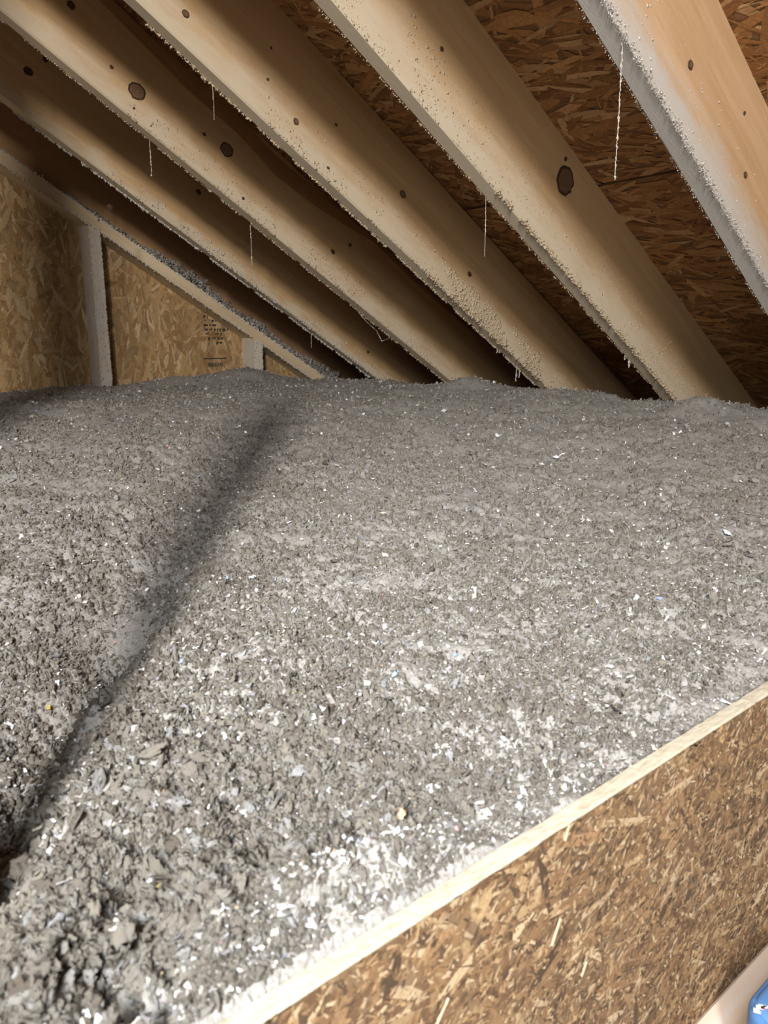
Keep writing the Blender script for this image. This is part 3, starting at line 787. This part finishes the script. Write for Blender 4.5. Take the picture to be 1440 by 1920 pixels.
scrap(1043, 860, .0062, (.78, .80, .83), 'small white scrap far back near the rafter feet', .9, 5)
scrap(741, 1270, .0050, (.36, .47, .66), 'thin grey blue shred just left of and nearer than the sky blue scrap', .35, 6)
scrap(1152, 1270, .0050, (.75, .55, .62), 'pinkish paper scrap near the right half of the insulation', .45, 7)
scrap(422, 1390, .0050, (.86, .88, .92), 'white torn scrap on the lumpy heap at the left', .7, 8)
scrap(92, 1333, .0028, (.62, .50, .14), 'small dull yellow scrap at the edge of the dark hollow', .7, 9)
scrap(472, 1087, .0060, (.62, .68, .78), 'pale blue shred between the trench and the middle', .5, 10)
scrap(1118, 1131, .0060, (.85, .86, .90), 'white curled shred right of the middle', .3, 11)
scrap(395, 1265, .0045, (.80, .84, .88), 'white upright shred near the left heap', .4, 12)

# ------------------------------------------------------------------ dusty cobweb threads
def cobweb(pts, rad, seed, label, bead=.5):
    r = random.Random(seed); V = []; F = []
    base = Vector(pts[0]); n_seg = 0
    P = []
    for a_, b_ in zip(pts[:-1], pts[1:]):
        a_, b_ = Vector(a_), Vector(b_); k = max(6, int((b_-a_).length/.0022))
        for i in range(k): P.append(a_.lerp(b_, i/k))
    P.append(Vector(pts[-1]))
    for i, p in enumerate(P):
        rd = rad*(.35+(1.6*r.random()**2 if r.random() < bead else .2))
        jx, jy = r.gauss(0, rad*.35), r.gauss(0, rad*.35)
        for k in range(5):
            a_ = 6.283*k/5+i*.3; V.append((p.x-base.x+jx+rd*math.cos(a_), p.y-base.y+jy+rd*math.sin(a_), p.z-base.z))
    for i in range(len(P)-1):
        for k in range(5): F.append((i*5+k, i*5+(k+1) % 5, i*5+5+(k+1) % 5, i*5+5+k))
    F.append((0, 1, 2, 3, 4)[::-1]); F.append(tuple(len(V)-5+k for k in range(5)))
    o = mesh_obj('cobweb_thread', V, F, M_dust, None, Matrix.Translation((base.x, base.y, base.z+EYE)))
    tag(o, label, 'cobweb', 'dusty cobweb threads'); return o
def hang(u, v, v2, k, rad, seed, label, bead=.5):
    """hangs plumb from the lower edge of rafter k"""
    X = rafters[k][2]+.0
    if k == 0 and u > 1150: X = rafters[k][2]+.030
    P = onX(u, v, X); zb = HR-math.tan(TH)*P[1]
    P[2] = max(P[2], zb-.004) if abs(P[2]-zb) < .05 else P[2]
    d = ray(u, v2); t_ = math.hypot(P[0], P[1])/math.hypot(d[0], d[1]); z2 = d[2]*t_
    cobweb([P, (P[0]+.001, P[1], .5*(P[2]+z2)), (P[0], P[1], z2)], rad, seed, label, bead)
hang(1167, 80, 337, 0, .0011, 1, 'longest beaded dust thread, hanging from the nearest rafter', .6)
hang(911, 366, 481, 1, .0008, 2, 'thin straight dust thread hanging from the speckled cream rafter', .3)
hang(842, 292, 300, 1, .0010, 3, 'very short dust thread with a bead under the speckled cream rafter', .6)
hang(280, 262, 330, 3, .0013, 4, 'pale dust thread below the rafter with the round knots', .6)
hang(399, 172, 225, 2, .0007, 5, 'faint thread in the gap behind the big round knot', .3)
hang(470, 440, 497, 3, .0012, 6, 'faint dust thread halfway down the knotty rafter', .4)
hang(583, 618, 652, 4, .0014, 7, 'short thread near the low end of the rafter by the gable', .3)
Xw = rafters[3][2]
cobweb([onX(672, 586, Xw), onX(690, 606, Xw+.01), onX(706, 620, Xw+.01), onX(716, 640, Xw+.01), onX(730, 634, Xw+.01), onX(726, 622, Xw)], .0016, 8, 'looped web strand under the foot of the knotty rafter', .5)
for q_, (u, v, v2, k) in enumerate(((944, 640, 668, 2), (968, 690, 715, 2), (974, 688, 708, 2), (1180, 672, 690, 1), (1172, 660, 675, 1), (932, 655, 662, 2))):
    labs = ['left tuft of dust dangling under the crusted rafter foot', 'long dangling dust tuft low under the crusted rafter foot', 'shorter tuft beside the long one under the crusted rafter foot',
            'dust tuft dangling low under the speckled cream rafter', 'smaller tuft just above another under the speckled cream rafter', 'tiny tuft left of the others under the crusted rafter']
    hang(u, v-4, v2, k, .0022, 20+q_, labs[q_], .8)
